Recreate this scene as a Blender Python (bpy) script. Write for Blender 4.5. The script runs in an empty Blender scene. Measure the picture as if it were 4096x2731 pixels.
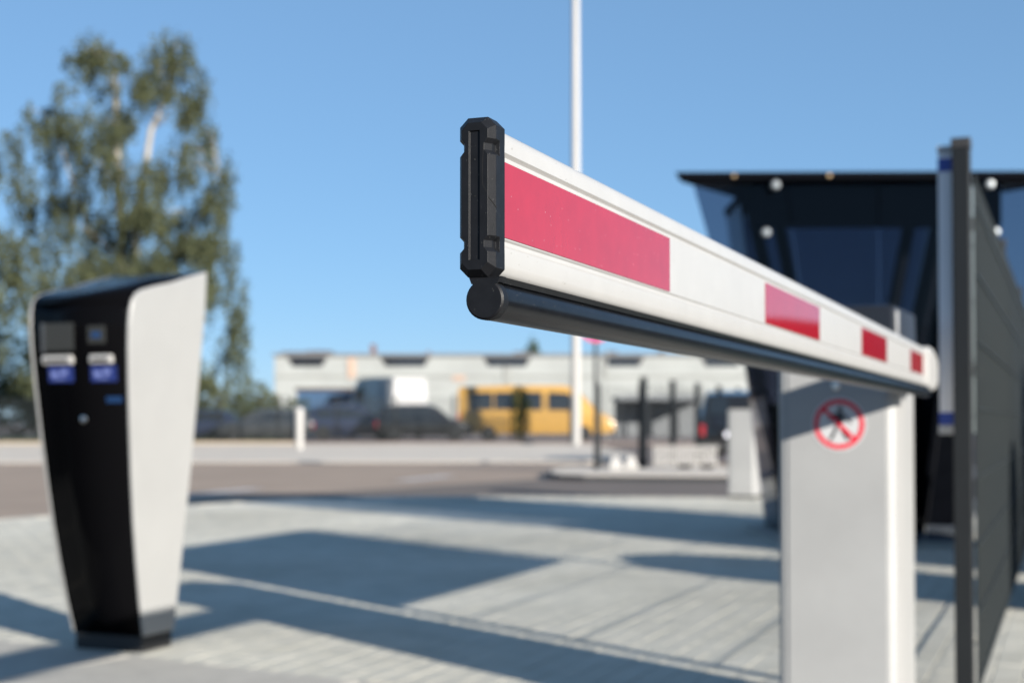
import bpy, bmesh, math, random
import numpy as np
from mathutils import Vector, Matrix
from mathutils.geometry import tessellate_polygon
R = math.radians
rng = random.Random(7)
nr = np.random.default_rng(7)
sc = bpy.context.scene
COL = sc.collection

# ------------------------------------------------------------------ camera
CAM_H = 0.85
cd = bpy.data.cameras.new('camera'); cam = bpy.data.objects.new('camera', cd); COL.objects.link(cam)
cam.location = (0, 0, CAM_H)
cam.rotation_euler = (R(90 + 1.3), 0, 0)
cd.lens = 50; cd.sensor_width = 36; cd.shift_y = 0.0476
cd.clip_start = 0.05; cd.clip_end = 2000
cd.dof.use_dof = True; cd.dof.focus_distance = 0.955; cd.dof.aperture_fstop = 7.1; cd.dof.aperture_blades = 9
sc.camera = cam

# ------------------------------------------------------------------ sky, sun, exposure
SUN_AZ, SUN_EL = R(141.7), R(15.3)
wd = bpy.data.worlds.new('World'); sc.world = wd; wd.use_nodes = True
nt = wd.node_tree
sky = nt.nodes.new('ShaderNodeTexSky'); sky.sky_type = 'NISHITA'; sky.sun_disc = False
sky.sun_elevation = SUN_EL; sky.sun_rotation = SUN_AZ
sky.air_density = 0.7; sky.dust_density = 0.06; sky.ozone_density = 9.2; sky.altitude = 100
# the camera's soft highlight roll-off, applied evenly to the whole sky
gm = nt.nodes.new('ShaderNodeGamma'); gm.inputs[1].default_value = 0.48; nt.links.new(sky.outputs[0], gm.inputs[0])
bg = nt.nodes['Background']; nt.links.new(gm.outputs[0], bg.inputs[0]); bg.inputs[1].default_value = 0.146
sd = bpy.data.lights.new('sun', 'SUN'); sd.energy = 5.0; sd.angle = R(0.53); sd.color = (1.0, 0.94, 0.855)
so = bpy.data.objects.new('sun', sd); COL.objects.link(so)
sv = Vector((math.sin(SUN_AZ) * math.cos(SUN_EL), math.cos(SUN_AZ) * math.cos(SUN_EL), math.sin(SUN_EL)))
so.rotation_euler = sv.to_track_quat('Z', 'Y').to_euler()
sc.view_settings.view_transform = 'Standard'; sc.view_settings.look = 'None'
sc.view_settings.exposure = 1.28; sc.view_settings.gamma = 1.0; sc.view_settings.use_curve_mapping = False
sc.cycles.use_denoising = True
sc.cycles.max_bounces = 8; sc.cycles.transparent_max_bounces = 16
sc.cycles.sample_clamp_indirect = 6

# ------------------------------------------------------------------ materials
def mat(name, col, rough=0.5, metal=0.0, spec=0.5, var=0.0, vscale=4.0, bump=0.0, bscale=200.0, coat=0.0, var2=None, trans=0.0, alpha=1.0, specks=None):
    m = bpy.data.materials.new(name); m.use_nodes = True
    n = m.node_tree.nodes; l = m.node_tree.links
    b = n['Principled BSDF']
    b.inputs['Base Color'].default_value = (*col, 1)
    b.inputs['Roughness'].default_value = rough; b.inputs['Metallic'].default_value = metal
    b.inputs['Specular IOR Level'].default_value = spec
    b.inputs['Coat Weight'].default_value = coat
    b.inputs['Transmission Weight'].default_value = trans
    b.inputs['Alpha'].default_value = alpha
    if var > 0 or bump > 0:
        g = n.new('ShaderNodeNewGeometry')
    if var > 0:
        t = n.new('ShaderNodeTexNoise'); t.inputs['Scale'].default_value = vscale; t.inputs['Detail'].default_value = 6
        t.inputs['Roughness'].default_value = 0.65
        l.new(g.outputs['Position'], t.inputs['Vector'])
        r = n.new('ShaderNodeValToRGB')
        c2 = var2 or tuple(c * (1 - var) for c in col)
        r.color_ramp.elements[0].position = 0.32; r.color_ramp.elements[0].color = (*c2, 1)
        r.color_ramp.elements[1].position = 0.68; r.color_ramp.elements[1].color = (*tuple(min(1, c * (1 + var * .4)) for c in col), 1)
        l.new(t.outputs['Fac'], r.inputs['Fac']); l.new(r.outputs['Color'], b.inputs['Base Color'])
    if specks:
        scl, thr, sc2 = specks
        vo = n.new('ShaderNodeTexVoronoi'); vo.inputs['Scale'].default_value = scl; vo.inputs['Randomness'].default_value = 1
        l.new(g.outputs['Position'], vo.inputs['Vector'])
        wn = n.new('ShaderNodeSeparateColor'); l.new(vo.outputs['Color'], wn.inputs[0])
        mt = n.new('ShaderNodeMath'); mt.operation = 'MULTIPLY'; mt.inputs[1].default_value = thr; l.new(wn.outputs[0], mt.inputs[0])
        ls = n.new('ShaderNodeMath'); ls.operation = 'LESS_THAN'; l.new(vo.outputs['Distance'], ls.inputs[0]); l.new(mt.outputs[0], ls.inputs[1])
        mx = n.new('ShaderNodeMix'); mx.data_type = 'RGBA'; l.new(ls.outputs[0], mx.inputs[0]); mx.inputs[7].default_value = (*sc2, 1)
        l.new(r.outputs['Color'], mx.inputs[6]); l.new(mx.outputs[2], b.inputs['Base Color'])
    if bump > 0:
        t2 = n.new('ShaderNodeTexNoise'); t2.inputs['Scale'].default_value = bscale; t2.inputs['Detail'].default_value = 3
        l.new(g.outputs['Position'], t2.inputs['Vector'])
        bp = n.new('ShaderNodeBump'); bp.inputs['Strength'].default_value = bump; bp.inputs['Distance'].default_value = 0.3 / bscale
        l.new(t2.outputs['Fac'], bp.inputs['Height']); l.new(bp.outputs['Normal'], b.inputs['Normal'])
    return m

M = {}
M['arm_white'] = mat('arm_white', (0.3143, 0.3107, 0.3009), 0.34, var=0.05, vscale=22, spec=0.5, specks=(150, 0.11, (0.16, 0.145, 0.12)))
M['arm_red'] = mat('arm_red', (0.2679, 0.008, 0.0152), 0.06, spec=1.0, var=0.10, vscale=35, specks=(210, 0.10, (0.40, 0.20, 0.22)))
M['cap_black'] = mat('cap_black', (0.007, 0.0075, 0.009), 0.46, spec=0.17, bump=0.8, bscale=2600, var=0.25, vscale=120, specks=(420, 0.09, (0.16, 0.16, 0.15)))
M['rubber'] = mat('rubber', (0.006, 0.0065, 0.008), 0.26, spec=0.5, bump=0.05, bscale=700, var=0.3, vscale=90, specks=(260, 0.10, (0.14, 0.135, 0.125)))
M['rubber'].node_tree.nodes['Principled BSDF'].inputs['IOR'].default_value = 1.2
M['crack'] = mat('crack', (0.003, 0.003, 0.003), 0.9)
M['cab_grey'] = mat('cab_grey', (0.2723, 0.2732, 0.2679), 0.45, var=0.09, vscale=3, bump=0.05, bscale=900)
M['cab_flank'] = mat('cab_flank', (0.2902, 0.2875, 0.2804), 0.42, var=0.04, vscale=5)
M['hood_black'] = mat('hood_black', (0.011, 0.011, 0.013), 0.22)
M['sign_white'] = mat('sign_white', (0.4107, 0.4107, 0.4107), 0.4)
M['sign_back'] = mat('sign_back', (0.10, 0.118, 0.118), 0.5)
M['sign_red'] = mat('sign_red', (0.50, 0.012, 0.03), 0.35)
M['sign_black'] = mat('sign_black', (0.012, 0.012, 0.014), 0.5)
M['sign_blue'] = mat('sign_blue', (0.012, 0.045, 0.30), 0.35)
M['tm_white'] = mat('tm_white', (0.2455, 0.2464, 0.2411), 0.35, var=0.05, vscale=3)
M['tm_black'] = mat('tm_black', (0.002, 0.002, 0.0024), 0.12, spec=0.14)
M['tm_black'].node_tree.nodes['Principled BSDF'].inputs['IOR'].default_value = 1.2
M['slot_silver'] = mat('slot_silver', (0.42, 0.41, 0.39), 0.25, metal=0.35)
M['board_white'] = mat('board_white', (0.74, 0.74, 0.76), 0.5)
M['tm_screen'] = mat('tm_screen', (0.022, 0.022, 0.02), 0.25)
M['steel'] = mat('steel', (0.62, 0.60, 0.57), 0.28, metal=1.0)
M['blue_label'] = mat('blue_label', (0.012, 0.022, 0.11), 0.4)
M['pale_blue'] = mat('pale_blue', (0.12, 0.15, 0.33), 0.4)
M['logo_blue'] = mat('logo_blue', (0.008, 0.03, 0.09), 0.35)
M['anthracite'] = mat('anthracite', (0.005, 0.0065, 0.008), 0.5, spec=0.3, var=0.15, vscale=8)
M['mesh_wire'] = mat('mesh_wire', (0.015, 0.019, 0.02), 0.5)
M['dark_steel'] = mat('dark_steel', (0.004, 0.0046, 0.0065), 0.5, spec=0.06)
M['lamp_white'] = mat('lamp_white', (0.24, 0.26, 0.27), 0.3, metal=0.5)
M['roof_black'] = mat('roof_black', (0.0025, 0.003, 0.0045), 0.85, spec=0.02)
M['brass'] = mat('brass', (0.5, 0.35, 0.2), 0.35, metal=1.0)
M['concrete'] = mat('concrete', (0.375, 0.3527, 0.308), 0.85, var=0.14, vscale=7, bump=0.25, bscale=250)
M['joint'] = mat('joint', (0.33, 0.315, 0.28), 0.95, var=0.3, vscale=20)
M['asphalt'] = mat('asphalt', (0.285, 0.217, 0.163), 0.9, var=0.16, vscale=0.5, bump=0.3, bscale=120)
M['asphalt_shade'] = mat('asphalt_shade', (0.1161, 0.0937, 0.0786), 0.9, var=0.16, vscale=0.7, bump=0.3, bscale=120)  # darker asphalt colour with the shade painted in
M['lane_asphalt'] = mat('lane_asphalt', (0.06, 0.056, 0.053), 0.9, var=0.2, vscale=1.5, bump=0.3, bscale=120)
M['pavement'] = mat('pavement', (0.52, 0.465, 0.395), 0.9, var=0.12, vscale=0.35, bump=0.2, bscale=60)
M['yard'] = mat('yard', (0.16, 0.13, 0.12), 0.95, var=0.2, vscale=0.3)
M['grass'] = mat('grass', (0.0982, 0.1116, 0.0357), 0.95, var=0.45, vscale=0.6)
M['sand'] = mat('sand', (0.3214, 0.2589, 0.1875), 0.95, var=0.2, vscale=0.8)
M['paint'] = mat('paint', (0.4643, 0.4375, 0.4286), 0.8, var=0.2, vscale=3)
M['white_paint'] = mat('white_paint', (0.308, 0.2991, 0.2857), 0.45, var=0.06, vscale=0.6)
M['wall_white'] = mat('wall_white', (0.2455, 0.2589, 0.2518), 0.8, var=0.13, vscale=0.35)
M['wall_grey'] = mat('wall_grey', (0.2098, 0.2161, 0.2054), 0.8, var=0.12, vscale=0.5)
M['rust'] = mat('rust', (0.375, 0.2679, 0.2054), 0.9, var=0.3, vscale=1.2)
M['roof_brown'] = mat('roof_brown', (0.06, 0.045, 0.04), 0.8, var=0.2, vscale=1)
M['window_frame'] = mat('window_frame', (0.018, 0.016, 0.016), 0.6)
M['roof_grey'] = mat('roof_grey', (0.1161, 0.125, 0.1339), 0.7)
M['brick'] = mat('brick', (0.13, 0.07, 0.055), 0.9, var=0.3, vscale=4)
M['pane'] = mat('pane', (0.01, 0.014, 0.022), 0.08, spec=0.7)
M['car_glass'] = mat('car_glass', (0.012, 0.016, 0.02), 0.05, spec=0.7)
M['car_black'] = mat('car_black', (0.008, 0.009, 0.011), 0.22, coat=0.6)
M['car_navy'] = mat('car_navy', (0.012, 0.018, 0.04), 0.22, coat=0.6)
M['car_grey'] = mat('car_grey', (0.06, 0.065, 0.07), 0.25, metal=0.4, coat=0.5)
M['van_yellow'] = mat('van_yellow', (0.3482, 0.2009, 0.0446), 0.3, coat=0.4)
M['van_white'] = mat('van_white', (0.33, 0.328, 0.325), 0.3, coat=0.3)
M['tyre'] = mat('tyre', (0.012, 0.012, 0.012), 0.85)
M['trim'] = mat('trim', (0.014, 0.014, 0.015), 0.55)
M['tail'] = mat('tail', (0.35, 0.012, 0.02), 0.15, coat=0.5)
M['head'] = mat('head', (0.75, 0.77, 0.8), 0.08, metal=0.6)
M['plate'] = mat('plate', (0.75, 0.76, 0.85), 0.25)
M['shed_blue'] = mat('shed_blue', (0.03, 0.075, 0.15), 0.5, var=0.15, vscale=1)
M['bark_birch'] = mat('bark_birch', (0.30, 0.275, 0.235), 0.85, var=0.45, vscale=3)
M['bin_teal'] = mat('bin_teal', (0.02, 0.06, 0.065), 0.5, var=0.2, vscale=6)
M['bark'] = mat('bark', (0.09, 0.07, 0.055), 0.9, var=0.3, vscale=5)
M['beige'] = mat('beige', (0.5, 0.42, 0.34), 0.8)

def leafmat(name, c):
    m = bpy.data.materials.new(name); m.use_nodes = True
    n = m.node_tree.nodes; l = m.node_tree.links; n.clear()
    o = n.new('ShaderNodeOutputMaterial'); d = n.new('ShaderNodeBsdfDiffuse'); t = n.new('ShaderNodeBsdfTranslucent')
    mx = n.new('ShaderNodeMixShader'); mx.inputs[0].default_value = 0.3
    g = n.new('ShaderNodeNewGeometry'); r = n.new('ShaderNodeValToRGB')
    r.color_ramp.elements[0].color = (c[0] * .55, c[1] * .6, c[2] * .6, 1); r.color_ramp.elements[1].color = (c[0] * 1.5, c[1] * 1.4, c[2] * 1.3, 1)
    l.new(g.outputs['Random Per Island'], r.inputs[0]); l.new(r.outputs[0], d.inputs[0]); l.new(r.outputs[0], t.inputs[0])
    l.new(d.outputs[0], mx.inputs[1]); l.new(t.outputs[0], mx.inputs[2]); l.new(mx.outputs[0], o.inputs[0])
    return m
M['leaf_birch'] = leafmat('leaf_birch', (0.076, 0.088, 0.052))
M['leaf_dark'] = leafmat('leaf_dark', (0.05, 0.065, 0.03))
M['leaf_olive'] = leafmat('leaf_olive', (0.085, 0.09, 0.035))

def glassmat(name, tint, op, rough=0.03):
    m = bpy.data.materials.new(name); m.use_nodes = True
    n = m.node_tree.nodes; l = m.node_tree.links; n.clear()
    o = n.new('ShaderNodeOutputMaterial'); t = n.new('ShaderNodeBsdfTransparent'); t.inputs[0].default_value = (*tint, 1)
    gl = n.new('ShaderNodeBsdfGlossy'); gl.inputs['Roughness'].default_value = rough
    fr = n.new('ShaderNodeFresnel'); fr.inputs[0].default_value = op
    mx = n.new('ShaderNodeMixShader'); l.new(fr.outputs[0], mx.inputs[0]); l.new(t.outputs[0], mx.inputs[1]); l.new(gl.outputs[0], mx.inputs[2])
    l.new(mx.outputs[0], o.inputs[0]); return m
M['tint_glass'] = glassmat('tint_glass', (0.46, 0.49, 0.55), 1.25)
M['tint_glass_dark'] = glassmat('tint_glass_dark', (0.34, 0.35, 0.41), 1.3)

def pavermat():
    m = bpy.data.materials.new('paver'); m.use_nodes = True
    n = m.node_tree.nodes; l = m.node_tree.links; b = n['Principled BSDF']; b.inputs['Roughness'].default_value = 0.88
    g = n.new('ShaderNodeNewGeometry')
    a = n.new('ShaderNodeTexNoise'); a.inputs['Scale'].default_value = 5.5; a.inputs['Detail'].default_value = 2
    c = n.new('ShaderNodeTexNoise'); c.inputs['Scale'].default_value = 0.55; c.inputs['Detail'].default_value = 4
    f = n.new('ShaderNodeTexNoise'); f.inputs['Scale'].default_value = 160; f.inputs['Detail'].default_value = 3
    for t in (a, c, f): l.new(g.outputs['Position'], t.inputs['Vector'])
    r = n.new('ShaderNodeValToRGB'); r.color_ramp.elements[0].position = .3; r.color_ramp.elements[1].position = .7
    r.color_ramp.elements[0].color = (0.425, 0.412, 0.352, 1); r.color_ramp.elements[1].color = (0.51, 0.49, 0.422, 1)
    l.new(a.outputs['Fac'], r.inputs[0])
    r2 = n.new('ShaderNodeValToRGB'); r2.color_ramp.elements[0].position = .3; r2.color_ramp.elements[1].position = .65
    r2.color_ramp.elements[0].color = (0.76, 0.75, 0.73, 1); r2.color_ramp.elements[1].color = (1, 1, 1, 1)
    l.new(c.outputs['Fac'], r2.inputs[0])
    mx = n.new('ShaderNodeMix'); mx.data_type = 'RGBA'; mx.blend_type = 'MULTIPLY'; mx.inputs[0].default_value = 1
    l.new(r.outputs[0], mx.inputs[6]); l.new(r2.outputs[0], mx.inputs[7]); l.new(mx.outputs[2], b.inputs['Base Color'])
    bp = n.new('ShaderNodeBump'); bp.inputs['Strength'].default_value = .25; bp.inputs['Distance'].default_value = .002
    l.new(f.outputs['Fac'], bp.inputs['Height']); l.new(bp.outputs[0], b.inputs['Normal'])
    return m
M['paver'] = pavermat()

# ------------------------------------------------------------------ builders
class MB:
    def __init__(s): s.v = []; s.f = []; s.m = []
    def add(s, vs, fs, m=0):
        k = len(s.v); s.v += [tuple(p) for p in vs]
        s.f += [tuple(i + k for i in f) for f in fs]; s.m += [m] * len(fs); return s
    def box(s, x0, x1, y0, y1, z0, z1, m=0):
        return s.add([(x0, y0, z0), (x1, y0, z0), (x1, y1, z0), (x0, y1, z0), (x0, y0, z1), (x1, y0, z1), (x1, y1, z1), (x0, y1, z1)],
                     [(0, 3, 2, 1), (4, 5, 6, 7), (0, 1, 5, 4), (1, 2, 6, 5), (2, 3, 7, 6), (3, 0, 4, 7)], m)
    def hexa(s, p, m=0):   # 8 points, bottom ring then top ring
        return s.add(p, [(0, 3, 2, 1), (4, 5, 6, 7), (0, 1, 5, 4), (1, 2, 6, 5), (2, 3, 7, 6), (3, 0, 4, 7)], m)
    def loft(s, rings, m=0, cap0=True, cap1=True, closed=True):
        n = len(rings[0]); vs = [p for r in rings for p in r]; fs = []
        for i in range(len(rings) - 1):
            for j in range(n if closed else n - 1):
                a = i * n + j; b = i * n + (j + 1) % n
                fs.append((a, b, b + n, a + n))
        if cap0: fs.append(tuple(range(n - 1, -1, -1)))
        if cap1: k = (len(rings) - 1) * n; fs.append(tuple(range(k, k + n)))
        return s.add(vs, fs, m)
    def tube(s, pts, rad, seg=8, m=0):
        pts = [Vector(p) for p in pts]; rings = []
        for i, p in enumerate(pts):
            d = (pts[min(i + 1, len(pts) - 1)] - pts[max(i - 1, 0)]).normalized()
            u = d.orthogonal().normalized() if i == 0 else (u0 - d * u0.dot(d)).normalized()
            u0 = u; w = d.cross(u); r = rad[i] if hasattr(rad, '__len__') else rad
            rings.append([p + (u * math.cos(a) + w * math.sin(a)) * r for a in (2 * math.pi * k / seg for k in range(seg))])
        return s.loft(rings, m)
    def lathe(s, prof, seg=20, m=0, axis='z', c=(0, 0, 0)):   # prof: (r, h)
        rings = []
        for r, h in prof:
            ring = []
            for k in range(seg):
                a = 2 * math.pi * k / seg; x, y = r * math.cos(a), r * math.sin(a)
                p = (x, y, h) if axis == 'z' else ((x, h, y) if axis == 'y' else (h, x, y))
                ring.append((p[0] + c[0], p[1] + c[1], p[2] + c[2]))
            rings.append(ring)
        return s.loft(rings, m)
    def build(s, name, mats, parent=None, smooth=False, bevel=0, seg=2, fixn=True):
        me = bpy.data.meshes.new(name); me.from_pydata(s.v, [], s.f)
        for mm in (mats if isinstance(mats, (list, tuple)) else [mats]): me.materials.append(M[mm])
        if len(set(s.m)) > 1: me.polygons.foreach_set('material_index', s.m)
        if fixn:
            bm = bmesh.new(); bm.from_mesh(me); bmesh.ops.recalc_face_normals(bm, faces=bm.faces); bm.to_mesh(me); bm.free()
        if smooth: me.polygons.foreach_set('use_smooth', [True] * len(me.polygons))
        o = bpy.data.objects.new(name, me); COL.objects.link(o)
        if smooth: me.set_sharp_from_angle(angle=R(38))
        if bevel:
            b = o.modifiers.new('bevel', 'BEVEL'); b.width = bevel; b.segments = seg; b.limit_method = 'ANGLE'; b.angle_limit = R(28)
            b.harden_normals = False
        if parent: o.parent = parent
        return o

def tag(o, label=None, cat=None, group=None, kind=None):
    if label: o['label'] = label
    if cat: o['category'] = cat
    if group: o['group'] = group
    if kind: o['kind'] = kind
    return o
def empty(name, loc, rz=0, label=None, cat=None, group=None, kind=None):
    o = bpy.data.objects.new(name, None); COL.objects.link(o); o.location = loc; o.rotation_euler = (0, 0, rz)
    o.empty_display_size = 0.2
    return tag(o, label, cat, group, kind)
def box(name, m, parent, x0, x1, y0, y1, z0, z1, bevel=0):
    return MB().box(x0, x1, y0, y1, z0, z1).build(name, m, parent, bevel=bevel)
ALPHA = R(21.4)               # the boom, the fence and the paving courses run this way
CA, SA = math.cos(ALPHA), math.sin(ALPHA)
def W(x, y, o=(0, 0)):        # aligned frame -> world
    return (o[0] + x * CA + y * SA, o[1] - x * SA + y * CA)

# ------------------------------------------------------------------ ground
ROADZ = -0.10
def sheet(name, m, poly, z, thick=0.0):
    mb = MB(); n = len(poly)
    if thick: mb.loft([[(x, y, z - thick) for x, y in poly], [(x, y, z) for x, y in poly]])
    else: mb.add([(x, y, z) for x, y in poly], [tuple(range(n))])
    return mb.build(name, m)
g = MB(); gx = [-900, -200, -60, -20, 0, 20, 60, 200, 900]; gy = [-300, -60, -10, 30, 70, 140, 300, 1200]
g.add([(x, y, -0.20) for y in gy for x in gx], [(j * 9 + i, j * 9 + i + 1, j * 9 + i + 10, j * 9 + i + 9) for j in range(7) for i in range(8)])
tag(g.build('ground', 'yard'), kind='structure')
tag(sheet('road', 'asphalt', [(-80, -20), (80, -20), (80, 34), (-80, 34)], ROADZ), kind='structure')
tag(sheet('road_shade', 'asphalt_shade', [(-12, 2), (-5.2, 13.0), (-2.6, 19.2), (0.6, 24.0), (4.0, 25.2), (12, 24), (12, 14), (0, 2)], ROADZ + 0.004), kind='structure')  # shade across the road, laid on as a dark sheet
tag(sheet('far_pavement', 'pavement', [(-80, 35.5), (-14, 33.5), (1.6, 34.3), (3.0, 36.0), (3.6, 42), (3.6, 62.5), (-80, 62.5)], -0.088, 0.2), kind='structure')
tag(sheet('verge', 'sand', [(-80, 62.5), (-9.5, 62.5), (-9.5, 66), (-80, 66)], -0.002, 0.2), kind='structure')
tag(sheet('lawn', 'grass', [(-120, 66), (-11, 66), (-14, 95), (-120, 95)], 0.02, 0.3), kind='structure')
tag(sheet('lane', 'lane_asphalt', [(-30, -15), (30, -15), (30, 3), (9.4, 0.5), (2, 2.6), (-6.2, 7.2), (-30, 22)], ROADZ + 0.008), kind='structure')
# dashes on the road
rp = empty('road_markings', (0, 0, 0), kind='structure')
for (cx, cy) in ((-4.0, 19.3), (-1.45, 24.2), (1.1, 29.1)):
    u = Vector((0.30, 0.954)); v = Vector((0.954, -0.30)); c = Vector((cx, cy))
    q = [c + u * a + v * b for a, b in ((-1.15, -.17), (1.15, -.17), (1.15, .17), (-1.15, .17))]
    MB().add([(p.x, p.y, ROADZ + 0.008) for p in q], [(0, 1, 2, 3)]).build('dash', 'paint', rp)

# paved island
NEAR0, NEARD = Vector((-1.365, 5.19)), Vector((.86, -.51)).normalized()
def near_pt(t): p = NEAR0 + NEARD * t; return (p.x, p.y)
SLABW = 0.62
NV = Vector((-NEARD.y, NEARD.x))
def out_pt(t): p = NEAR0 + NEARD * t - NV * SLABW; return (p.x, p.y)
ISL = [out_pt(-5.2), (-5.3, 11.0), (-4.55, 12.6), (-3.75, 14.1), (-3.05, 15.2), (-2.3, 16.0), (-1.3, 16.45), (0, 16.5), (2.35, 16.25), (9.5, 15.2), (9.5, 1.0), out_pt(6.2)]
isl = empty('paved_island', (0, 0, 0), kind='structure')
MB().loft([[(x, y, -0.25) for x, y in ISL], [(x, y, -0.011) for x, y in ISL]]).build('bedding', 'joint', isl)
def inside(p, poly):
    r = False; n = len(poly)
    for i in range(n):
        (x1, y1), (x2, y2) = poly[i], poly[(i + 1) % n]
        if (y1 > p[1]) != (y2 > p[1]) and p[0] < (x2 - x1) * (p[1] - y1) / (y2 - y1) + x1: r = not r
    return r
def segd(p, a, b):
    p, a, b = Vector(p), Vector(a), Vector(b); d = b - a; t = max(0, min(1, (p - a).dot(d) / d.length_squared)); return (p - a - d * t).length
def edged(p): return min(segd(p, ISL[i], ISL[(i + 1) % len(ISL)]) for i in range(len(ISL)) if not (ISL[i][0] > 8 and ISL[(i + 1) % len(ISL)][0] > 8))
PW, PL, CH = 0.100, 0.200, 0.0030
def paver_geo(j):
    w, l = PW / 2 - j, PL / 2 - j
    v = [(-w, -l, -.03), (w, -l, -.03), (w, l, -.03), (-w, l, -.03), (-w, -l, -CH * .7), (w, -l, -CH * .7), (w, l, -CH * .7), (-w, l, -CH * .7),
         (-w + CH, -l + CH, 0), (w - CH, -l + CH, 0), (w - CH, l - CH, 0), (-w + CH, l - CH, 0)]
    f = [(8, 9, 10, 11)]
    for k in range(4):
        n = (k + 1) % 4; f += [(k, n, n + 4, k + 4), (k + 4, n + 4, n + 8, k + 8)]
    return v, f
pv, pf = paver_geo(0.0011)
cells = []
for i in range(-130, 130):
    for j in range(-20, 120):
        lx = i * PW; ly = j * PL + (PL / 2 if i % 2 else 0)
        p = W(lx, ly)
        if not (-7 < p[0] < 9.5 and 1.0 < p[1] < 17): continue
        if inside(p, ISL) and edged(p) > 0.20 and (Vector(p) - NEAR0).dot(NV) > -0.05: cells.append((p, lx, ly))
def inview(p):
    X, Y = p; px = 1176 + 3266 * X / Y; y = 970 + 0.85 * 3266 / Y
    return -30 < px < 2380 and y < 1590 and not (1795 < px < 2100) and not (160 < px < 380 and 1440 < y < 1500)
order = sorted([c for c in cells if c[0][1] > 3 and inview(c[0])], key=lambda c: c[0][0] ** 2 + c[0][1] ** 2)
solo = set(id(c) for c in order[:300])
pm = bpy.data.meshes.new('paver'); pm.from_pydata(pv, [], pf); pm.materials.append(M['paver'])
big = MB()
for c in cells:
    dz = rng.uniform(-.0012, .0006); tx, ty = rng.gauss(0, .003), rng.gauss(0, .003)
    if id(c) in solo:
        o = bpy.data.objects.new('paver', pm); COL.objects.link(o); o.parent = isl
        o.location = (c[0][0], c[0][1], dz); o.rotation_euler = (tx, ty, -ALPHA)
    else:
        big.add([(*W(x, y, c[0]), z + dz + tx * y - ty * x) for x, y, z in pv], pf)
tag(big.build('paving', 'paver', isl, fixn=False), kind='stuff')
# kerb stones round the island
def kerb_run(parent, pts, w=0.15, top=0.002, L=1.0):
    for a, b in zip(pts[:-1], pts[1:]):
        a, b = Vector(a), Vector(b); d = (b - a); n = max(1, round(d.length / L)); u = d.normalized(); v = Vector((-u.y, u.x))
        for k in range(n):
            p = a + d * (k / n) + u * .004; q = a + d * ((k + 1) / n) - u * .004
            MB().hexa([(*p, -.24), (*q, -.24), (*(q + v * w), -.24), (*(p + v * w), -.24), (*p, top), (*q, top), (*(q + v * w), top), (*(p + v * w), top)]).build('kerb_stone', 'concrete', parent, bevel=0.012)
kerb_run(isl, [out_pt(-5.2), out_pt(6.2)], SLABW, top=0.006, L=1.0)
kerb_run(isl, list(reversed(ISL[1:10])), 0.15)

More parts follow.
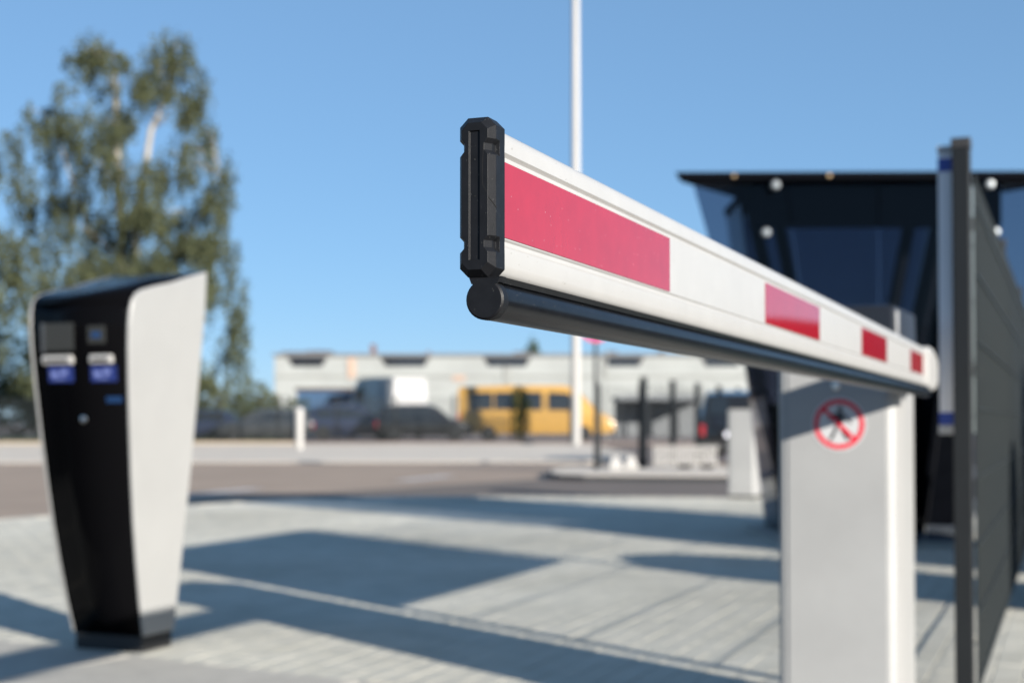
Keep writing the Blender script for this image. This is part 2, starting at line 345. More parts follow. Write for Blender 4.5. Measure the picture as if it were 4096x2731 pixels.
# ------------------------------------------------------------------ boom barrier
def barrier(name, loc, rz, label, group, detail=True, arm_dir=1, arm=True):
    """origin on the ground below the boom tip face; +y runs along the boom to the cabinet"""
    root = empty(name, loc, rz, label, 'barrier', group)
    AZ = 0.945
    YC0, YC1, XF = 2.97, 3.50, -0.080
    if arm:
        right = [(-.010, 0), (-.004, .0007), (-.001, .0035), (0, .009), (0, .0205), (-.0024, .0228), (-.0024, .0250), (-.0008, .0263), (-.0008, .0780),
                 (-.0024, .0792), (-.0024, .0812), (0, .0835), (0, .0905), (-.0015, .0955), (-.005, .0988), (-.010, .1)]
        prof = right + [(-.021 - x, z) for x, z in reversed(right)]
        ys = [-.005, .4, .9, 1.5, 2.2, 3.0, 3.20]
        beam = MB().loft([[(x, y, AZ + z) for x, z in prof] for y in ys]).build('boom_arm', 'arm_white', root, smooth=True)
        for s0, s1 in ((0.0, .423), (.873, 1.280), (1.745, 2.122), (2.590, 2.910)):
            MB().box(-.0006, -.0004 + .0003, s0, s1, AZ + .0272, AZ + .0772).build('red_strip', 'arm_red', beam)
            MB().box(-.0209, -.0202, s0, s1, AZ + .0272, AZ + .0772).build('red_strip', 'arm_red', beam)
        # end cap: chamfered block with notches in both sides and a sunk panel
        x0, x1, z0, z1 = -.0236, .0020, -.0006, .1036
        def outline(ix, iz, nd, ndr=None):
            ndr = nd if ndr is None else ndr
            a, b, c, d = x0 + ix, x1 - ix, z0 + iz, z1 - iz; ch = .0058 - ix * .35
            nn = [.0205, .0835]
            pts = [(a + ch, c), (b - ch, c), (b, c + ch)]
            for zc in nn: pts += [(b, zc - .0052), (b - ndr, zc - .0022), (b - ndr, zc + .0022), (b, zc + .0052)]
            pts += [(b, d - ch), (b - ch, d), (a + ch, d), (a, d - ch)]
            for zc in reversed(nn): pts += [(a, zc + .0052), (a + nd, zc + .0022), (a + nd, zc - .0022), (a, zc - .0052)]
            pts += [(a, c + ch)]
            return pts
        mb = MB()
        rings = [(outline(.0018, .0018, .002, 0.0001), .014), (outline(0, 0, .0028, .0001), .0125), (outline(0, 0, .0028, .0001), .0038), (outline(0, 0, .0028), .0034), (outline(0, 0, .0028), -.0025), (outline(.0036, .0044, .0026), -.0085)]
        rings = [(o, y - .0125) for o, y in rings]
        mb.loft([[(x, y, AZ + z) for x, z in o] for o, y in rings], cap1=False)
        fo = rings[-1][0]; xc = (x0 + x1) / 2 - .0002
        hole = [(xc - .0038, .0100), (xc + .0038, .0100), (xc + .0038, .0940), (xc - .0038, .0940)]
        allp = [Vector((x, z, 0)) for x, z in fo] , [Vector((x, z, 0)) for x, z in reversed(hole)]
        tri = tessellate_polygon(allp); flat = [(p.x, -.0210, AZ + p.y) for L_ in allp for p in L_]
        mb.add(flat, [tuple(t) for t in tri])
        h0 = [(x, -.0210, AZ + z) for x, z in hole]; h1 = [(xc + (x - xc) * .84, -.0199, AZ + .05225 + (z - .05225) * .99) for x, z in hole]
        mb.loft([h0, h1], cap0=False)
        me_cap = mb.build('end_cap', ['cap_black'], beam)
        bm = bmesh.new(); bm.from_mesh(me_cap.data); bmesh.ops.remove_doubles(bm, verts=bm.verts, dist=1e-5)
        bmesh.ops.recalc_face_normals(bm, faces=bm.faces); bm.to_mesh(me_cap.data); bm.free()
        bv = me_cap.modifiers.new('bevel', 'BEVEL'); bv.width = .0007; bv.segments = 2; bv.limit_method = 'ANGLE'; bv.angle_limit = R(18)
        if detail:
            ck = [(-.0048, .0840), (-.0054, .074), (-.0058, .064), (-.0052, .058), (-.0030, .0545), (-.0012, .050), (.0008, .0465), (.0020, .0440)]
            def cy(x): return -.0208 + max(0, (x + .0016)) * (.006 / .0036)
            MB().tube([(x + .0003, cy(x) - .0001, AZ + z) for x, z in ck], .00022, 5).build('crack', 'crack', beam)
        # rubber safety edge below the boom
        cx, cz, r = -.0062, -.0152, .0130
        ring = []
        for k in range(27):
            a = R(90 + 36 + k * (288 / 26)); ring.append((cx + r * math.cos(a), cz + r * math.sin(a)))
        ring += [(cx + .0098, -.0042), (cx + .0112, -.0006), (cx - .0112, -.0006), (cx - .0098, -.0042)]
        ed = MB().loft([[(x, y, AZ + z) for x, z in ring] for y in (-.008, .5, 1.2, 2.2, 3.05)]).build('rubber_edge', 'rubber', beam, smooth=True)
        mb = MB(); rr = r + .0002
        sm = [(cx + (x - cx) * 1.02, cz + (z - cz) * 1.02) for x, z in ring]; tn = [(cx + (x - cx) * .92, cz + (z - cz) * .92) for x, z in ring]
        mb.loft([[(x, -.006, AZ + z) for x, z in sm], [(x, -.0142, AZ + z) for x, z in sm], [(x, -.0154, AZ + z) for x, z in tn]])
        mb.build('edge_cap', 'cap_black', beam, smooth=True)
        # clamp at the root
        mb = MB()
        lump = [(2.96, .000, .1), (3.00, -.005, .104), (3.05, -.008, .106), (3.08, -.002, .101), (3.11, -.008, .104), (3.16, -.008, .102), (3.19, -.001, .094), (3.23, -.001, .090), (3.26, .012, .078)]
        mb.loft([[(-.055, y, AZ + a), (.004, y, AZ + a), (.007, y, AZ + a + .012), (.007, y, AZ + b - .012), (.004, y, AZ + b), (-.055, y, AZ + b)] for y, a, b in lump])
        mb.build('clamp', 'arm_white', beam, smooth=False, bevel=.004)
        box('axle', 'dark_steel', beam, XF - .001, -.05, 3.16, 3.26, AZ + .01, AZ + .09)
    # cabinet
    w = 0.306; xa, xb = XF - w, XF
    cab = MB()
    plan = [(xa, YC0 + .012), (xa + .012, YC0), (xb - .014, YC0), (xb, YC0 + .014), (xb, YC1 - .25), (xb - .004, YC1 - .245), (xb - .004, YC1), (xa, YC1)]
    cab.loft([[(x, y, z) for x, y in plan] for z in (0.03, 1.0)])
    cab = cab.build('cabinet', 'cab_grey', root, bevel=.004)
    box('plinth', 'dark_steel', root, xa + .01, xb - .01, YC0 + .01, YC1 - .01, 0, .0295)
    MB().box(xa + .026, xb - .020, YC0 - .003, YC0 + .001, .10, .985).build('door', 'cab_grey', cab, bevel=.0015)
    MB().box(xb - .001, xb + .002, YC0 + .035, YC0 + .22, .06, .985).build('side_panel', 'cab_flank', cab, bevel=.0015)
    hood = MB().hexa([(xa - .006, YC0 - .008, 1.002), (xb + .006, YC0 - .008, 1.002), (xb + .006, YC1 + .004, 1.002), (xa - .006, YC1 + .004, 1.002),
                      (xa - .002, YC0, 1.16), (xb + .002, YC0, 1.16), (xb + .002, YC1, 1.172), (xa - .002, YC1, 1.172)]).build('hood', 'hood_black', root, bevel=.012, seg=3)
    MB().box(xb + .001, xb + .0075, YC0 + .02, YC0 + .036, 1.02, 1.145).build('hood_trim', 'sign_white', hood)
    if detail:
        lk = MB().lathe([(.011, 0), (.011, -.004), (.008, -.006)], 16, axis='y', c=(xa + .155, YC0 - .003, .948)); lk.build('lock', 'steel', cab)
        sgn = empty_mesh = MB()
        scx, scz, sy = xa + .163, .846, YC0 - .0032
        seg = 48
        def disc(r, y, m, cxx=0, czz=0): sgn.add([(scx + cxx + r * math.cos(2 * math.pi * k / seg), y, scz + czz + r * math.sin(2 * math.pi * k / seg)) for k in range(seg)], [tuple(range(seg))], m)
        sgn.lathe([(.0715, 0), (.0715, -.0008)], seg, 0, 'y', (scx, sy, scz))
        def ringf(r0, r1, y, m):
            vs = [(scx + r * math.cos(2 * math.pi * k / seg), y, scz + r * math.sin(2 * math.pi * k / seg)) for r in (r0, r1) for k in range(seg)]
            sgn.add(vs, [(k, (k + 1) % seg, (k + 1) % seg + seg, k + seg) for k in range(seg)], m)
        ringf(.0535, .0665, sy - .0012, 1)
        def poly(pts, y, m): sgn.add([(scx + x, y, scz + z) for x, z in pts], [tuple(range(len(pts)))], m)
        y1 = sy - .0012
        disc(.0072, y1, 2, .003, .040)                                         # head
        poly([(-.012, .030), (.010, .031), (.011, .004), (.006, -.002), (-.008, -.002), (-.009, .010)], y1, 2)   # trunk
        poly([(-.012, .030), (-.009, .022), (-.024, .008), (-.029, .012)], y1 - .00005, 2)   # rear arm
        poly([(.010, .031), (.009, .022), (.022, .008), (.030, .000), (.033, .005), (.022, .018)], y1 - .00005, 2)   # front arm
        poly([(-.008, .000), (.000, .000), (-.008, -.022), (-.020, -.044), (-.027, -.041), (-.016, -.020)], y1 - .0001, 2)   # leg
        poly([(.000, .000), (.008, .000), (.014, -.020), (.026, -.040), (.020, -.044), (.006, -.022)], y1 - .0001, 2)    # leg
        d = Vector((.7071, -.7071)); e = Vector((.7071, .7071)); q = [d * a + e * b for a, b in ((-.056, -.0055), (.056, -.0055), (.056, .0055), (-.056, .0055))]
        poly([(p.x, p.y) for p in q], sy - .0018, 1)
        sgn.build('prohibition_sign', ['sign_white', 'sign_red', 'sign_black'], cab)['label'] = 'round no pedestrians sign with red ring and slash'
    return root
TIPX, TIPY = -0.0066, 0.933
barrier('parking_barrier', (TIPX, TIPY, 0), -ALPHA, 'white boom barrier with red strips, black end cap and grey cabinet, in the foreground', 'parking barriers')
b2 = W(.386, -2.97, (2.44, 16.1))
barrier('parking_barrier', (b2[0] - .0, b2[1], -0.0), -ALPHA, 'distant white barrier cabinet with black top behind the glass shelter', 'parking barriers', detail=False, arm=False)

# ------------------------------------------------------------------ ticket machine
def ticket_machine():
    o = W(-.160, -.18, (-1.361, 5.27))
    root = empty('ticket_machine', (o[0], o[1], 0), -ALPHA, 'black and white parking ticket machine widening towards its slanted top', 'ticket machine')
    front = [(.182, .062), (.150, .18), (.118, .32), (.086, .48), (.058, .66), (.034, .84), (.015, 1.00), (.004, 1.12), (.000, 1.20), (.003, 1.25), (.014, 1.29), (.035, 1.316), (.07, 1.332), (.14, 1.350), (.25, 1.374), (.36, 1.405), (.480, 1.436)]
    back = [(.472, 1.30), (.450, 1.0), (.428, .7), (.40, .4), (.370, .062)]
    def hw(h): return .160 + .070 * min(1, h / 1.3) ** .9
    T = .015
    for s in (-1, 1):
        P = front + back
        mb = MB(); mb.loft([[(s * (hw(h) - T), y, h) for y, h in P], [(s * hw(h), y, h) for y, h in P]])
        mb.build('side_panel', 'tm_white', root, bevel=.005, seg=3)
    def strip(name, pts, m, off, parent=root):
        mb = MB(); a = [(-(hw(h) - T - .0005), y + off, h) for y, h in pts]; b = [((hw(h) - T - .0005), y + off, h) for y, h in pts]
        n = len(pts); mb.add(a + b, [(i, i + 1, n + i + 1, n + i) for i in range(n - 1)])
        ob = mb.build(name, m, parent, smooth=True, fixn=True); sm = ob.modifiers.new('solid', 'SOLIDIFY'); sm.thickness = .012; sm.offset = 0
        return ob
    fp = strip('front_panel', front[:11], 'tm_black', .0062)
    top = [(y, h - .0065) for y, h in front[10:]]; strip('top_panel', top, 'tm_black', 0)
    strip('rear_panel', [(y - .012, h - .01) for y, h in back], 'tm_white', 0)
    MB().hexa([(-.150, .186, 0), (.150, .186, 0), (.150, .372, 0), (-.150, .372, 0), (-.150, .186, .085), (.150, .186, .085), (.150, .372, .085), (-.150, .372, .085)]).build('plinth', 'trim', root, bevel=.003)
    def fy(h):
        for (y0, h0), (y1, h1) in zip(front[:-1], front[1:]):
            if h0 <= h <= h1: return y0 + (y1 - y0) * (h - h0) / (h1 - h0) + .0004
        return .0004
    def item(name, x0, x1, h0, h1, d, m, bevel=.0015, parent=fp):
        ya, yb = fy(h0), fy(h1)
        return MB().hexa([(x0, ya - d, h0), (x1, ya - d, h0), (x1, ya + .004, h0), (x0, ya + .004, h0), (x0, yb - d, h1), (x1, yb - d, h1), (x1, yb + .004, h1), (x0, yb + .004, h1)]).build(name, m, parent, bevel=bevel)
    item('screen', -.165, -.022, 1.112, 1.213, .003, 'tm_screen')
    item('screen_edge', -.168, -.152, 1.105, 1.215, .0045, 'car_grey')
    item('reader', .040, .118, 1.135, 1.20, .003, 'tm_screen'); item('logo', .058, .098, 1.156, 1.178, .0042, 'logo_blue', 0)
    for (a, b) in ((-.162, -.022), (.048, .152)):
        sl = item('slot_bezel', a, b, 1.060, 1.096, .016, 'slot_silver', .011)
        item('slot', a + .02, b - .02, 1.072, 1.082, .0175, 'sign_black', 0, sl)
        st = item('sticker', a + .022 if a < 0 else a, b - .008 if a < 0 else b + .008, .998, 1.056, .003, 'blue_label', 0)
        x0 = a + .034 if a < 0 else a + .014
        for k, (p, q, u, v) in enumerate(((0, .030, 1.018, 1.036), (.042, .072, 1.024, 1.042), (.010, .062, 1.008, 1.013))):
            item('pictogram', x0 + p, x0 + q, u, v, .0042, 'pale_blue', 0, st)
    item('logo', .110, .176, .922, .944, .0035, 'logo_blue', 0)
    lk = MB().lathe([(.013, 0), (.013, -.007), (.009, -.010)], 18, axis='y', c=(.004, fy(.86), .862)); lk.build('lock', 'steel', fp, smooth=True)
    return root
ticket_machine()

# ------------------------------------------------------------------ mesh fence with sign boards at the right
P1 = Vector((1.332, 4.20)); FD = Vector((SA, CA))
def make_fence(name, origin, rz, spans, h, posttop, label, group, wire_step=.05, post=.052, nposts=None, cap=True, wires_stuff=False, ww=.005):
    root = empty(name, (origin[0], origin[1], 0), rz, label, 'fence', group)
    y = 0.0; ys = [0.0]
    for s_ in spans: y += s_; ys.append(y)
    for yy in ys:
        po = MB().box(-post / 2, post / 2, yy - post / 2, yy + post / 2, 0, posttop - .03).build('post', 'anthracite', root, bevel=.003)
        MB().box(-post / 2 - .002, post / 2 + .002, yy - post / 2 - .002, yy + post / 2 + .002, posttop - .0299, posttop).build('post_cap', 'trim', po, bevel=.002)
    wm = bpy.data.meshes.new('wire'); hh = h - .06; r = ww / 2
    mb = MB(); mb.box(-r, r, -r, r, 0, hh); wm.from_pydata(mb.v, [], mb.f); wm.materials.append(M['mesh_wire'])
    stuff = MB()
    for a, b in zip(ys[:-1], ys[1:]):
        n = int((b - a - post) / wire_step); off = (b - a - n * wire_step) / 2
        for k in range(n + 1):
            yy = a + off + k * wire_step
            if wires_stuff: stuff.box(-r, r, yy - r, yy + r, .05, .05 + hh)
            else:
                o = bpy.data.objects.new('wire', wm); COL.objects.link(o); o.parent = root; o.location = (0.034, yy, .05)
        hb = .09
        while hb < h:
            rx = 0 if wires_stuff else .0405
            MB().box(rx - .0022, rx + .0022, a + .006, b - .006, hb - .0022, hb + .0022).build('rail', 'mesh_wire', root)
            hb += .20
    if wires_stuff: tag(stuff.build('wires', 'mesh_wire', root, fixn=False), kind='stuff')
    return root
make_fence('mesh_fence', P1, -ALPHA, [2.5, 2.5, 2.5], 1.60, 1.69, 'dark mesh fence running away from its square post at the right edge', 'mesh fences')
def signboard(name, y0, y1, label, z0=.815, z1=1.68):
    o = W(-.0485, y0, P1); L = y1 - y0
    root = empty(name, (o[0], o[1], 0), -ALPHA, label, 'sign', 'sign boards on the fence')
    t = .021
    box('panel', 'board_white', root, -t, t, 0, L, z0 + .03, z1 - .022, .003)
    for a, b in ((z0 + .028, z0 + .066), (z1 - .078, z1 - .038)):
        box('blue_band', 'sign_blue', root, -t - .001, t + .001, -.001, L + .001, a, b)
    box('frame', 'sign_white', root, -t - .003, t + .003, -.003, L + .003, z0, z0 + .0275, .003)
    box('frame', 'sign_white', root, -t - .003, t + .003, -.003, L + .003, z1 - .0195, z1, .003)
    box('back_panel', 'sign_back', root, t + .0035, t + .008, .03, L - .06, z0 - .001, z1 + .001)
    for yy in (.3, L - .3):
        for zz in (z0 + .2, z1 - .2): box('bracket', 'steel', root, t + .0085, .080, yy - .02, yy + .02, zz - .02, zz + .02)
    return root
signboard('sign_board', .034, 2.42, 'white sign board with blue bands fixed behind the dark fence post')

# ------------------------------------------------------------------ glass shelter
def shelter():
    X0, Y0, H = 2.52, 9.7, 2.565
    root = empty('glass_shelter', (X0, Y0, 0), R(-1.0), 'dark glass shelter with outward leaning sides and flat roof', 'shelter')
    # thin roof, its sides drawn in towards the back
    pl = [(-1.40, -.02), (1.40, -.02), (1.36, .10), (.84, .85), (.84, 1.75), (-.84, 1.75), (-.84, .85), (-1.36, .10)]
    roof = MB().loft([[(x * .985, y, H - .055) for x, y in pl], [(x, y, H) for x, y in pl]]).build('roof', 'roof_black', root, bevel=.006)
    box('fascia_beam', 'roof_black', roof, -.86, .86, .11, .20, H - .36, H - .0575, .006)
    for x in (-1.0, -.35, .45, 1.1):
        MB().lathe([(.016, 0), (.016, -.006), (.010, -.012)], 12, axis='y', c=(x, -.018, H - .028)).build('bolt', 'brass', roof, smooth=True)
    # front screen of tinted panes with leaning outer edges
    hb, ht = .04, H - .08; wb, wt = .60, 1.275
    for a0, a1 in ((-1, -.5), (-.5, 0), (0, .5), (.5, 1)):
        p, q = (a0 * wb + .006, a1 * wb - .006), (a0 * wt + .006, a1 * wt - .006)
        MB().hexa([(p[0], .05, hb), (p[1], .05, hb), (p[1], .062, hb), (p[0], .062, hb), (q[0], .05, ht), (q[1], .05, ht), (q[1], .062, ht), (q[0], .062, ht)]).build('glass_pane', 'tint_glass', root)
    for s in (-1, 1):
        for (y, tx, bx, r) in ((.95, .74, .20, .05), (1.15, .52, .04, .05)):
            MB().tube([(s * tx, y, H - .078), (s * bx, y, 0.0)], r, 10).build('column', 'dark_steel', root, smooth=True)
        for (x, y, z) in ((s * .725, -.05, H - .10), (s * .78, .015, 2.15)):
            sp = MB().lathe([(.0, -.040), (.024, -.038), (.033, -.016), (.031, .012), (.016, .03)], 16, axis='y', c=(x, y, z)).build('spotlight', 'lamp_white', root, smooth=True)
            MB().tube([(x, y + .02, z), (x, y + .05, z)], .008, 6).build('bracket', 'dark_steel', sp)
        # body sides
        MB().hexa([(s * .50, .9, .03), (s * .53, .9, .03), (s * .53, 1.66, .03), (s * .50, 1.66, .03), (s * .80, .9, H - .078), (s * .83, .9, H - .078), (s * .83, 1.66, H - .078), (s * .80, 1.66, H - .078)]).build('side_wall', 'tint_glass_dark' if s < 0 else 'dark_steel', root)
    n = 4; D = 1.72
    for k in range(n):
        a0, a1 = -1 + 2 * k / n, -1 + 2 * (k + 1) / n
        MB().hexa([(a0 * .50 + .001, D - .05, 1.0), (a1 * .50 - .001, D - .05, 1.0), (a1 * .50 - .001, D - .03, 1.0), (a0 * .50 + .001, D - .03, 1.0),
                   (a0 * .80 + .001, D - .05, H - .078), (a1 * .80 - .001, D - .05, H - .078), (a1 * .80 - .001, D - .03, H - .078), (a0 * .80 + .001, D - .03, H - .078)]).build('back_pane', 'tint_glass_dark', root)
    box('lower_panel', 'dark_steel', root, -.50, .98, D - .05, D - .02, .03, .999)
    MB().hexa([(.505, D - .05, 1.0), (.98, D - .05, 1.0), (.98, D - .02, 1.0), (.505, D - .02, 1.0), (.81, D - .05, H - .079), (1.0, D - .05, H - .079), (1.0, D - .02, H - .079), (.81, D - .02, H - .079)]).build('back_panel', 'dark_steel', root)
    box('floor_slab', 'joint', root, -.68, .68, 0, D + .1, -.005, .03, .01)
    kb = MB().box(-.16, .22, 1.1, 1.5, .03, 1.62); kb = kb.build('pay_terminal', 'trim', root, bevel=.02)
    box('terminal_screen', 'tm_screen', kb, -.09, .15, 1.09, 1.099, 1.2, 1.45)
    return root
shelter()

# ------------------------------------------------------------------ second island with its furniture
ISL2 = [(0.62, 24.2), (0.75, 23.55), (1.15, 23.2), (3.3, 22.7), (10.0, 21.2), (10.0, 27.5), (2.0, 28.0), (1.0, 27.4), (0.68, 25.8)]
M['kerb_dark'] = mat('kerb_dark', (0.02, 0.022, 0.026), 0.8, var=0.2, vscale=3)  # dark colour stands in for shade on the island's road side
i2 = empty('far_island', (0, 0, 0), kind='structure')
MB().loft([[(x, y, -.2) for x, y in ISL2], [(x, y, -.012) for x, y in ISL2]]).build('kerb_edge', 'kerb_dark', i2)
cx_, cy_ = 4.0, 25.0
MB().loft([[(x + (cx_ - x) * .012, y + (cy_ - y) * .012, -.05) for x, y in ISL2], [(x + (cx_ - x) * .012, y + (cy_ - y) * .012, 0.0) for x, y in ISL2]]).build('slab', 'pavement', i2)
for i, (bx, by, lab) in enumerate(((1.86, 25.6, 'pale concrete foot next to the dark sign post'), (2.16, 25.9, 'pale concrete foot beside the white slatted guard'))):
    ft = MB().loft([[(bx - w, by - w * .8, z), (bx + w, by - w * .8, z), (bx + w, by + w * .8, z), (bx - w, by + w * .8, z)] for w, z in ((.125, 0), (.12, .08), (.075, .20), (.055, .24))]).build('concrete_foot', 'white_paint', bevel=.015)
    tag(ft, lab, 'concrete block', 'concrete feet on the far island')
sp = empty('road_sign', (1.53, 26.0, 0), 0, 'dark sign post with a blue and red round sign, left of slatted guard', 'road sign')
MB().lathe([(.05, 0), (.05, .02), (.034, .05), (.034, 3.0), (.03, 3.02)], 14).build('post', 'anthracite', sp, smooth=True)
MB().lathe([(.30, -.045), (.30, -.055)], 32, axis='y', c=(0, 0, 2.62)).build('sign_face', 'sign_red', sp)
MB().lathe([(.235, -.0555), (.235, -.060)], 32, axis='y', c=(0, 0, 2.62)).build('blue_field', 'sign_blue', sp)
q = [Vector((.707, -.707)) * a + Vector((.707, .707)) * b for a, b in ((-.24, -.03), (.24, -.03), (.24, .03), (-.24, .03))]
MB().add([(p.x, -.0625, 2.62 + p.y) for p in q], [(0, 1, 2, 3)]).build('slash', 'sign_red', sp)
sg = empty('slatted_guard', (2.62, 26.3, 0), R(-2), 'low white slatted guard on the far island', 'guard')
for k in range(18):
    box('slat', 'white_paint', sg, k * .066, k * .066 + .036, -.012, .012, .04, .43, .003)
for z in (.10, .37): box('rail', 'white_paint', sg, -.02, 1.18, .0125, .03, z, z + .028)
for x in (.45, .86): box('foot', 'dark_steel', sg, x, x + .24, -.06, .06, 0, .075, .01)
make_fence('mesh_fence', (2.5, 27.0), R(-20), [2.33] * 4, 1.62, 1.72, 'dark mesh fence leading away behind the white slatted guard', 'mesh fences', wire_step=.14, post=.11, wires_stuff=True, ww=.006)
make_fence('mesh_fence', (1.66, 27.15), R(-97), [.78], 1.55, 1.62, 'short dark mesh panel right of the dark sign post', 'mesh fences', wire_step=.055, post=.05, wires_stuff=True, ww=.008)

# ------------------------------------------------------------------ vehicles
def lerp(a, b, t): return a + (b - a) * t
def vehicle(name, loc, rz, label, cat, st, paint, wins, shields, wheels, wr, group=None, lights=True, tail_h=None):
    root = empty(name, loc, rz, label, cat, group)
    def at(x):
        for a, b in zip(st[:-1], st[1:]):
            if a[0] <= x <= b[0]:
                t = (x - a[0]) / (b[0] - a[0]); return [lerp(p, q, t) for p, q in zip(a, b)]
        return list(st[-1])
    mb = MB(); rings = []
    for x, zb, zl, zt, wb, wl, wt in st:
        m1 = lerp(zb, zl, .22); h = [(wb, zb), (wl, m1), (wl, lerp(m1, zl, .8)), (wl - .015, zl), (lerp(wl, wt, .93), lerp(zl, zt, .90)), (wt, zt), (wt * .55, zt + .025)]
        rings.append([(x, -a, b) for a, b in h] + [(x, a, b) for a, b in reversed(h)])
    body = mb.loft(rings).build('body', paint, root, smooth=True)
    for x0, x1 in wins:
        for s in (-1, 1):
            P = []
            for off in (-.004, .012):
                for x, f in ((x0, .08), (x1, .08), (x1, .84), (x0, .84)):
                    a = at(x); P.append((x, s * (lerp(a[5] - .015, lerp(a[5], a[6], .93), f) + off), lerp(a[2], lerp(a[2], a[3], .9), f)))
            MB().hexa(P).build('side_window', 'car_glass', root)
    for i, lo, hi, nm in shields:
        a, b = st[i], st[i + 1]; P = []
        for off in (-.004, .014):
            for t, s in ((lo, -1), (lo, 1), (hi, 1), (hi, -1)):
                x, z, w = lerp(a[0], b[0], t), lerp(a[3], b[3], t), lerp(a[6], b[6], t) * .88
                d = Vector((-(b[3] - a[3]), 0, (b[0] - a[0]))).normalized()
                if d.z < 0: d = -d
                P.append((x + d.x * (off + .022), s * w, z + d.z * (off + .022)))
        MB().hexa(P).build(nm, 'car_glass', root)
    for x in wheels:
        for s in (-1, 1):
            w = at(x)[4]
            ty = MB().lathe([(wr * .6, -.10), (wr * .95, -.10), (wr, -.07), (wr, .07), (wr * .95, .10), (wr * .6, .10)], 24, axis='y', c=(x, s * (w - .02), wr)).build('tyre', 'tyre', root, smooth=True)
            MB().lathe([(wr * .60, -.095), (wr * .60, .095), (wr * .5, .104), (.06, .085), (.02, .09)] if s > 0 else [(wr * .60, .095), (wr * .60, -.095), (wr * .5, -.104), (.06, -.085), (.02, -.09)], 20, axis='y', c=(x, s * (w - .02), wr)).build('rim', 'car_grey', ty, smooth=True)
    xf, xr = st[-1][0], st[0][0]
    if lights:
        a = at(xf - .12); b = at(xr + .06); th = tail_h or b[2] * .95
        for s in (-1, 1):
            MB().hexa([(xf - .22, s * (a[5] - .30), a[2] - .16), (xf - .02, s * (a[5] - .30), a[2] - .16), (xf - .16, s * (a[5] + .008), a[2] - .14), (xf - .36, s * (a[5] + .010), a[2] - .14),
                       (xf - .25, s * (a[5] - .30), a[2] + .0), (xf - .06, s * (a[5] - .30), a[2] + .0), (xf - .20, s * (a[5] + .008), a[2] + .02), (xf - .42, s * (a[5] + .010), a[2] + .02)]).build('headlight', 'head', root)
            MB().box(xr - .012, xr + .20, s * b[5] - .16 if s > 0 else s * b[5] - .012, s * b[5] + .012 if s > 0 else s * b[5] + .16, th - .26, th).build('tail_light', 'tail', root, bevel=.02)
        box('number_plate', 'plate', root, xr - .012, xr + .05, -.26, .26, .62, .74) if cat == 'car' else None
        box('bumper', 'trim', root, xr - .03, xr + .12, -b[4] * .96, b[4] * .96, .30, .52, .03)
        box('bumper', 'trim', root, xf - .14, xf + .02, -a[4] * .9, a[4] * .9, .26, .50, .03)
    return root
SUV = [(-2.28, .42, .88, .94, .74, .82, .70), (-2.20, .30, .98, 1.06, .82, .89, .74), (-1.88, .25, 1.02, 1.58, .85, .91, .68), (-1.2, .22, 1.0, 1.67, .86, .92, .67), (0, .22, .98, 1.68, .86, .92, .67), (.45, .22, .97, 1.60, .86, .92, .67), (1.15, .22, .97, 1.03, .86, .91, .75), (1.9, .25, .86, .93, .84, .89, .70), (2.2, .35, .60, .70, .74, .80, .62)]
CAR = [(a, b, c * .92, d * .87 if d > 1.2 else d * .93, e, f, g_) for a, b, c, d, e, f, g_ in SUV]
VAN = [(-3.35, .45, 1.35, 2.36, .86, .93, .78), (-3.24, .36, 1.35, 2.50, .92, .98, .84), (-1, .34, 1.35, 2.56, .92, .98, .84), (1.2, .34, 1.33, 2.55, .92, .98, .84), (1.75, .34, 1.32, 2.38, .92, .98, .83), (2.55, .34, 1.26, 1.42, .92, .97, .84), (3.15, .38, 1.0, 1.10, .9, .94, .78), (3.38, .50, .78, .84, .82, .86, .68)]
TRUCK = [(a * .95, b * 1.2, c * 1.27, d * 1.27, e * 1.15, f * 1.15, g_ * 1.15) for a, b, c, d, e, f, g_ in VAN]
BUS = [(a * 1.08, b, c, d, e, f, g_) for a, b, c, d, e, f, g_ in VAN]
SW = [(-1.75, -.95), (-.88, .05), (.12, .68)]; SSH = [(1, .1, .88, 'rear_window'), (5, .1, .9, 'windscreen')]
VW = [(-3.05, -2.0), (-1.92, -.85), (-.77, .30), (.55, 1.55)]; VSH = [(4, .1, .9, 'windscreen')]
vehicle('suv', (5.42, 34.6, ROADZ), R(82), 'dark suv seen from behind, partly hidden by the distant barrier cabinet', 'car', SUV, 'car_black', SW, SSH, (-1.4, 1.38), .36, 'parked cars')
vehicle('minibus', (1.15, 66.5, 0), R(-3), 'yellow minibus parked behind the white mast', 'minibus', BUS, 'van_yellow', VW, VSH, (-2.2, 2.2), .36)
vehicle('delivery_van', (-6.9, 77.0, 0), R(120), 'white delivery van with a sunlit rear, left of the yellow minibus', 'van', TRUCK, 'van_white', [(.55, 1.45)], VSH, (-2.1, 2.1), .42)
vehicle('parked_car', (-7.6, 68.0, 0), R(8), 'navy car with red tail light in front of the blue shed', 'car', SUV, 'car_navy', SW, SSH, (-1.4, 1.38), .36, 'parked cars')
vehicle('parked_car', (-4.05, 66.3, 0), R(4), 'black car directly left of the yellow minibus', 'car', SUV, 'car_black', SW, SSH, (-1.4, 1.38), .36, 'parked cars')
vehicle('parked_car', (-11.6, 67.0, 0), R(185), 'dark car left of the white concrete post', 'car', CAR, 'car_grey', SW, SSH, (-1.4, 1.38), .33, 'parked cars')
vehicle('parked_car', (-15.4, 68.5, 0), R(178), 'dark car under the birch tree, right of the ticket machine', 'car', CAR, 'car_navy', SW, SSH, (-1.4, 1.38), .33, 'parked cars')
vehicle('parked_car', (5.05, 6.8, 0.002), R(-51.7), 'black car parked beyond the dark mesh fence at the right', 'car', CAR, 'car_black', SW, SSH, (-1.4, 1.38), .33, 'parked cars')

